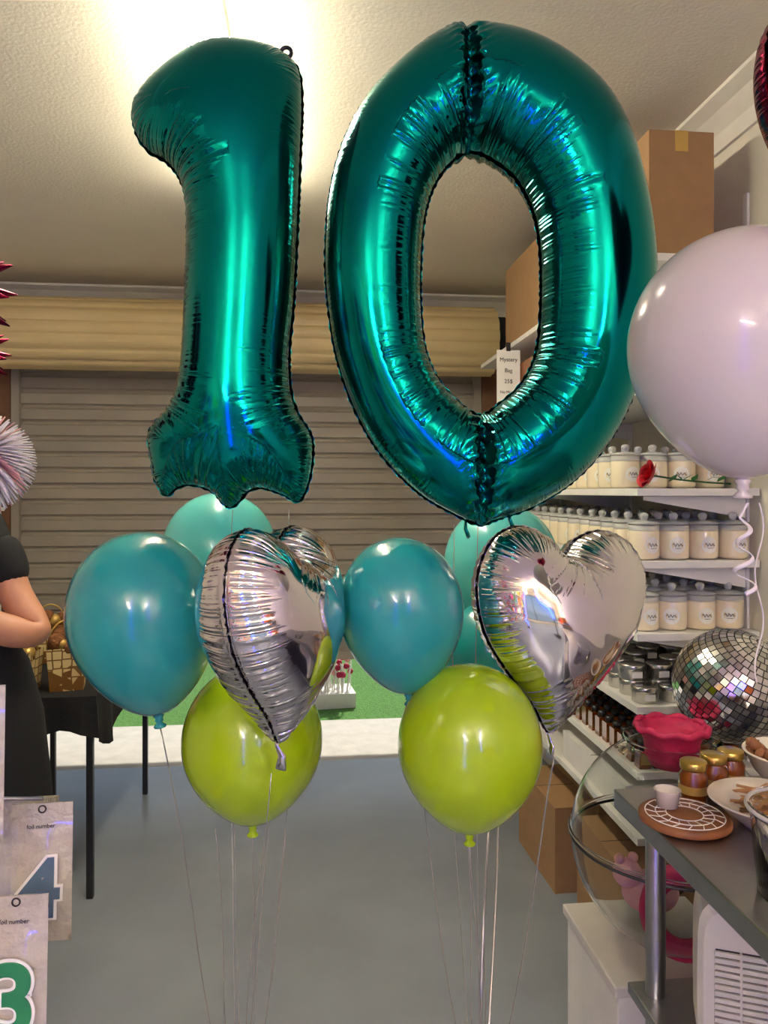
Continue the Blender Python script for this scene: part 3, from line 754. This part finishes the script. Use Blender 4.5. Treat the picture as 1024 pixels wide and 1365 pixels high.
# number balloon packets on a rack
e0=empty('balloon_packet_rack',L(-.98,1.1,0),(0,0,-TH)); b=MB()
for x in (-.1,.1):
    for y in (-.25,.35): b.box((x-.012,y-.012,0),(x+.012,y+.012,1.2),M['black'])
b.box((-.12,-.27,0),(.12,.37,.02),M['black'])
for z in (.4,.74,1.03,1.19): b.tube([(.1,-.25,z),(.1,.35,z)],.006,M['black'],8)
for y,z,x in ((-.08,1.235,.39),(.0,1.050,.48),(-.10,.96,.46),(-.10,.735,.47)): b.tube([(.1,y,z),(x,y,z)],.003,M['steel'],8)
b.build('rack_frame',parent=e0)
def packet(a,d,z,w,h,num,m,rz=0):
    e=empty('number_balloon_packet',L(a,d,z),(math.radians(-3),0,-TH+rz)); b=MB()
    nx,nz=10,14; vs=[];fs=[]
    for side in (-1,1):
        for i in range(nx+1):
            for j in range(nz+1):
                u=i/nx;v=j/nz; vs.append(((u-.5)*w,side*.006*math.sin(math.pi*u)*math.sin(math.pi*v)*(1+.3*math.sin(7*u+5*v)),(v-.5)*h))
    o=(nx+1)*(nz+1)
    for sd in (0,o):
        for i in range(nx):
            for j in range(nz): q=sd+i*(nz+1)+j; fs.append((q,q+nz+1,q+nz+2,q+1))
    b.add(vs,fs,M['bag'],True)
    b.box((-w/2,-.0015,h/2-.004),(w/2,.0015,h/2+.014),M['bag'])
    b.lathe([(.004,0),(.006,0),(.006,.001),(.004,.001)],M['ink'],seg=16,X=Matrix.Translation((0,-.002,h/2+.006))@Matrix.Rotation(math.pi/2,4,'X'))
    b.build('packet_film',parent=e)
    text(num,h*.62,M['label'],(0,-.0095,-.016),(math.pi/2,0,0),e,.001,'number_outline',.007)
    text(num,h*.62,m,(0,-.011,-.016),(math.pi/2,0,0),e,.002,'printed_number',.003)
    text('foil number',w*.10,M['ink'],(0,-.0075,h/2-.017),(math.pi/2,0,0),e,.0004,'printed_title')
packet(-.502,1.1,.935,.085,.185,'4',M['bluedig'],.15)
packet(-.492,1.0,.84,.082,.21,'3',M['greendig'],.1)
packet(-.565,1.02,1.12,.09,.2,'2',M['palepink'],.2)
packet(-.50,1.0,.61,.11,.2,'1',M['goldlid'],0)
b=MB()
for k in range(8): b.box((-.05,.012*k,-.1-.004*k),(.05,.012*k+.002,.1-.004*k),M['bag'])
b.build('packet_stack',L(-.57,1.14,.93),(0,0,-TH+.15))

# ------------------------------------------------------------ person with folded arms
def skinobj(name,verts,edges,radii,m,parent,root=0,sub=2):
    me=bpy.data.meshes.new(name); me.from_pydata(verts,edges,[]); o=bpy.data.objects.new(name,me); scene.collection.objects.link(o)
    sk=o.modifiers.new('skin','SKIN'); sk.use_smooth_shade=True
    for i,r in enumerate(radii):
        q=me.skin_vertices[0].data[i]; q.radius=(r if isinstance(r,tuple) else (r,r)); q.use_root=(i==root)
    s=o.modifiers.new('sub','SUBSURF'); s.levels=sub; s.render_levels=sub
    me.materials.append(m); o.parent=parent; return o
P=empty('person',L(-1.32,2.2,0),(0,0,-TH))
v=[(0,0,.95),(0,0,1.1),(0,0,1.27),(0,.0,1.38),(0,0,1.45),(-.15,0,1.39),(-.2,0,1.3),(.15,0,1.39),(.2,0,1.3),(-.1,0,.88),(-.11,0,.5),(-.11,.01,.1),(.1,0,.88),(.11,0,.5),(.11,.01,.1)]
ed=[(0,1),(1,2),(2,3),(3,4),(3,5),(5,6),(3,7),(7,8),(0,9),(9,10),(10,11),(0,12),(12,13),(13,14)]
r=[(.17,.12),(.15,.11),(.16,.12),(.12,.09),.06,.07,.06,.07,.06,.1,.07,.05,.1,.07,.05]
skinobj('clothed_body',v,ed,r,M['cloth'],P)
b=MB(); seg=40; vs=[];fs=[]
lv=[(1.12,.19,.13),(1.0,.27,.16),(.85,.31,.19),(.65,.33,.21),(.5,.34,.22)]
for z,rx,ry in lv:
    for i in range(seg):
        t=2*math.pi*i/seg; f=1+.03*math.sin(9*t)*(1.12-z); vs.append((rx*f*math.cos(t),ry*f*math.sin(t),z))
for k in range(len(lv)-1):
    for i in range(seg): fs.append((k*seg+i,k*seg+(i+1)%seg,(k+1)*seg+(i+1)%seg,(k+1)*seg+i))
b.add(vs,fs,M['cloth'],True); b.build('black_skirt',parent=P)
def arm(s,zo,yo):
    sh=(s*.2,0,1.31); el=(s*.335,-.03,1.085+zo); mid=(s*.2,-.13+yo,1.14+zo); wr=(s*.02,-.17+yo,1.195+zo); hand=(-s*.06,-.16+yo,1.22+zo)
    v=[sh,(s*.245,-.01,1.19),el,(s*.29,-.07,1.095+zo),mid,wr,hand]; r=[.05,.05,.045,.05,.048,.028,(.018,.034)]
    skinobj('bare_arm_%s'%('l' if s>0 else 'r'),v,[(i,i+1) for i in range(6)],r,M['skin'],P)
    for k in range(4):
        z=1.245+zo-.019*k; x=-s*.075; ln=[.06,.07,.066,.052][k]
        skinobj('finger_%d'%k,[(x+s*.015,-.16+yo,z),(x-s*ln*.5,-.155+yo,z),(x-s*ln*.85,-.135+yo,z-.002),(x-s*ln,-.12+yo,z-.004)],[(0,1),(1,2),(2,3)],[.0095,.009,.0085,.007],M['skin'],P,sub=1)
    skinobj('thumb',[(-s*.03,-.165+yo,1.24+zo),(-s*.05,-.165+yo,1.27+zo),(-s*.07,-.155+yo,1.285+zo)],[(0,1),(1,2)],[.012,.010,.008],M['skin'],P,sub=1)
arm(1,0,0); arm(-1,-.035,.03)
skinobj('sleeve_l',[(.17,0,1.37),(.21,0,1.29),(.235,-.005,1.215)],[(0,1),(1,2)],[.07,.066,.062],M['cloth'],P)
skinobj('sleeve_r',[(-.17,0,1.37),(-.21,0,1.29),(-.235,-.005,1.215)],[(0,1),(1,2)],[.07,.066,.062],M['cloth'],P)
skinobj('neck_and_head',[(0,0,1.42),(0,0,1.5),(0,-.01,1.56),(0,-.01,1.63),(0,0,1.68)],[(0,1),(1,2),(2,3),(3,4)],[.055,.052,(.068,.08),(.078,.092),(.055,.07)],M['skin'],P)
b=MB()
for s in (-1,1): b.sphere((s*.03,-.092,1.61),.012,M['label'],12,8); b.sphere((s*.03,-.102,1.61),.006,M['ink'],10,6); b.sphere((s*.083,0,1.6),.02,M['skin'],10,8,(.4,.8,1.3)); b.tube([(s*.015,-.1,1.632),(s*.045,-.095,1.634)],.003,M['hair'],6)
b.tube([(0,-.095,1.61),(0,-.115,1.58),(0,-.1,1.572)],[.007,.012,.008],M['skin'],8); b.tube([(-.022,-.092,1.545),(0,-.099,1.543),(.022,-.092,1.545)],.005,M['palepink'],8); b.build('face_features',parent=P)
b=MB(); b.sphere((0,.02,1.635),.1,M['hair'],24,16,(1,1.05,1.05)); b.sphere((0,.06,1.56),.08,M['hair'],20,14,(1.05,.7,1.2)); b.build('hair',parent=P)
b=MB()
for s in (-1,1): b.sphere((s*.11,-.05,.04),.06,M['black'],20,12,(.8,1.9,.66))
b.build('shoes',parent=P)

# ------------------------------------------------------------ stock behind the photographer (seen in reflections)
e=empty('stock_shelving',(0,0,0)); b=MB()
for z in (.02,.5,.95,1.4,1.85): b.box((-2.08,-3.6,z-.02),(-1.7,.2,z),M['white'])
for y in (-3.6,-2.4,-1.2,.18): b.box((-2.08,y,0),(-1.7,y+.02,2.2),M['white'])
b.build('shelves',parent=e)
b=MB()
for z in (.02,.5,.95,1.4,1.85):
    y=-3.55
    while y<.1:
        w_=random.uniform(.07,.2); b.box((-2.0,y,z+.001),(-1.74,y+w_*.85,z+random.uniform(.15,.36)),random.choice(PARTY)); y+=w_
b.build('party_goods',bevel=.004,parent=e)
b=MB(); b.box((.8,-3.4,0),(1.3,-.6,.9),M['white']); b.box((.78,-3.42,.9),(1.32,-.58,.94),M['darkwood']); b.build('shop_counter',bevel=.004)
b=MB(); y=-3.3
while y<-.8:
    w_=random.uniform(.08,.22); b.box((.95,y,.941),(1.25,y+w_*.85,.941+random.uniform(.1,.5)),random.choice(PARTY)); y+=w_
b.build('counter_goods_stock',bevel=.004)

# ------------------------------------------------------------ camera
cd=bpy.data.cameras.new('camera'); cam=bpy.data.objects.new('camera',cd); scene.collection.objects.link(cam)
cam.location=(0,0,EYE); cam.rotation_euler=(math.pi/2,0,-TH)
cd.sensor_fit='VERTICAL'; cd.sensor_height=36; cd.lens=36*1000/1365; cd.shift_y=-27/1365; cd.clip_start=.05
scene.camera=cam
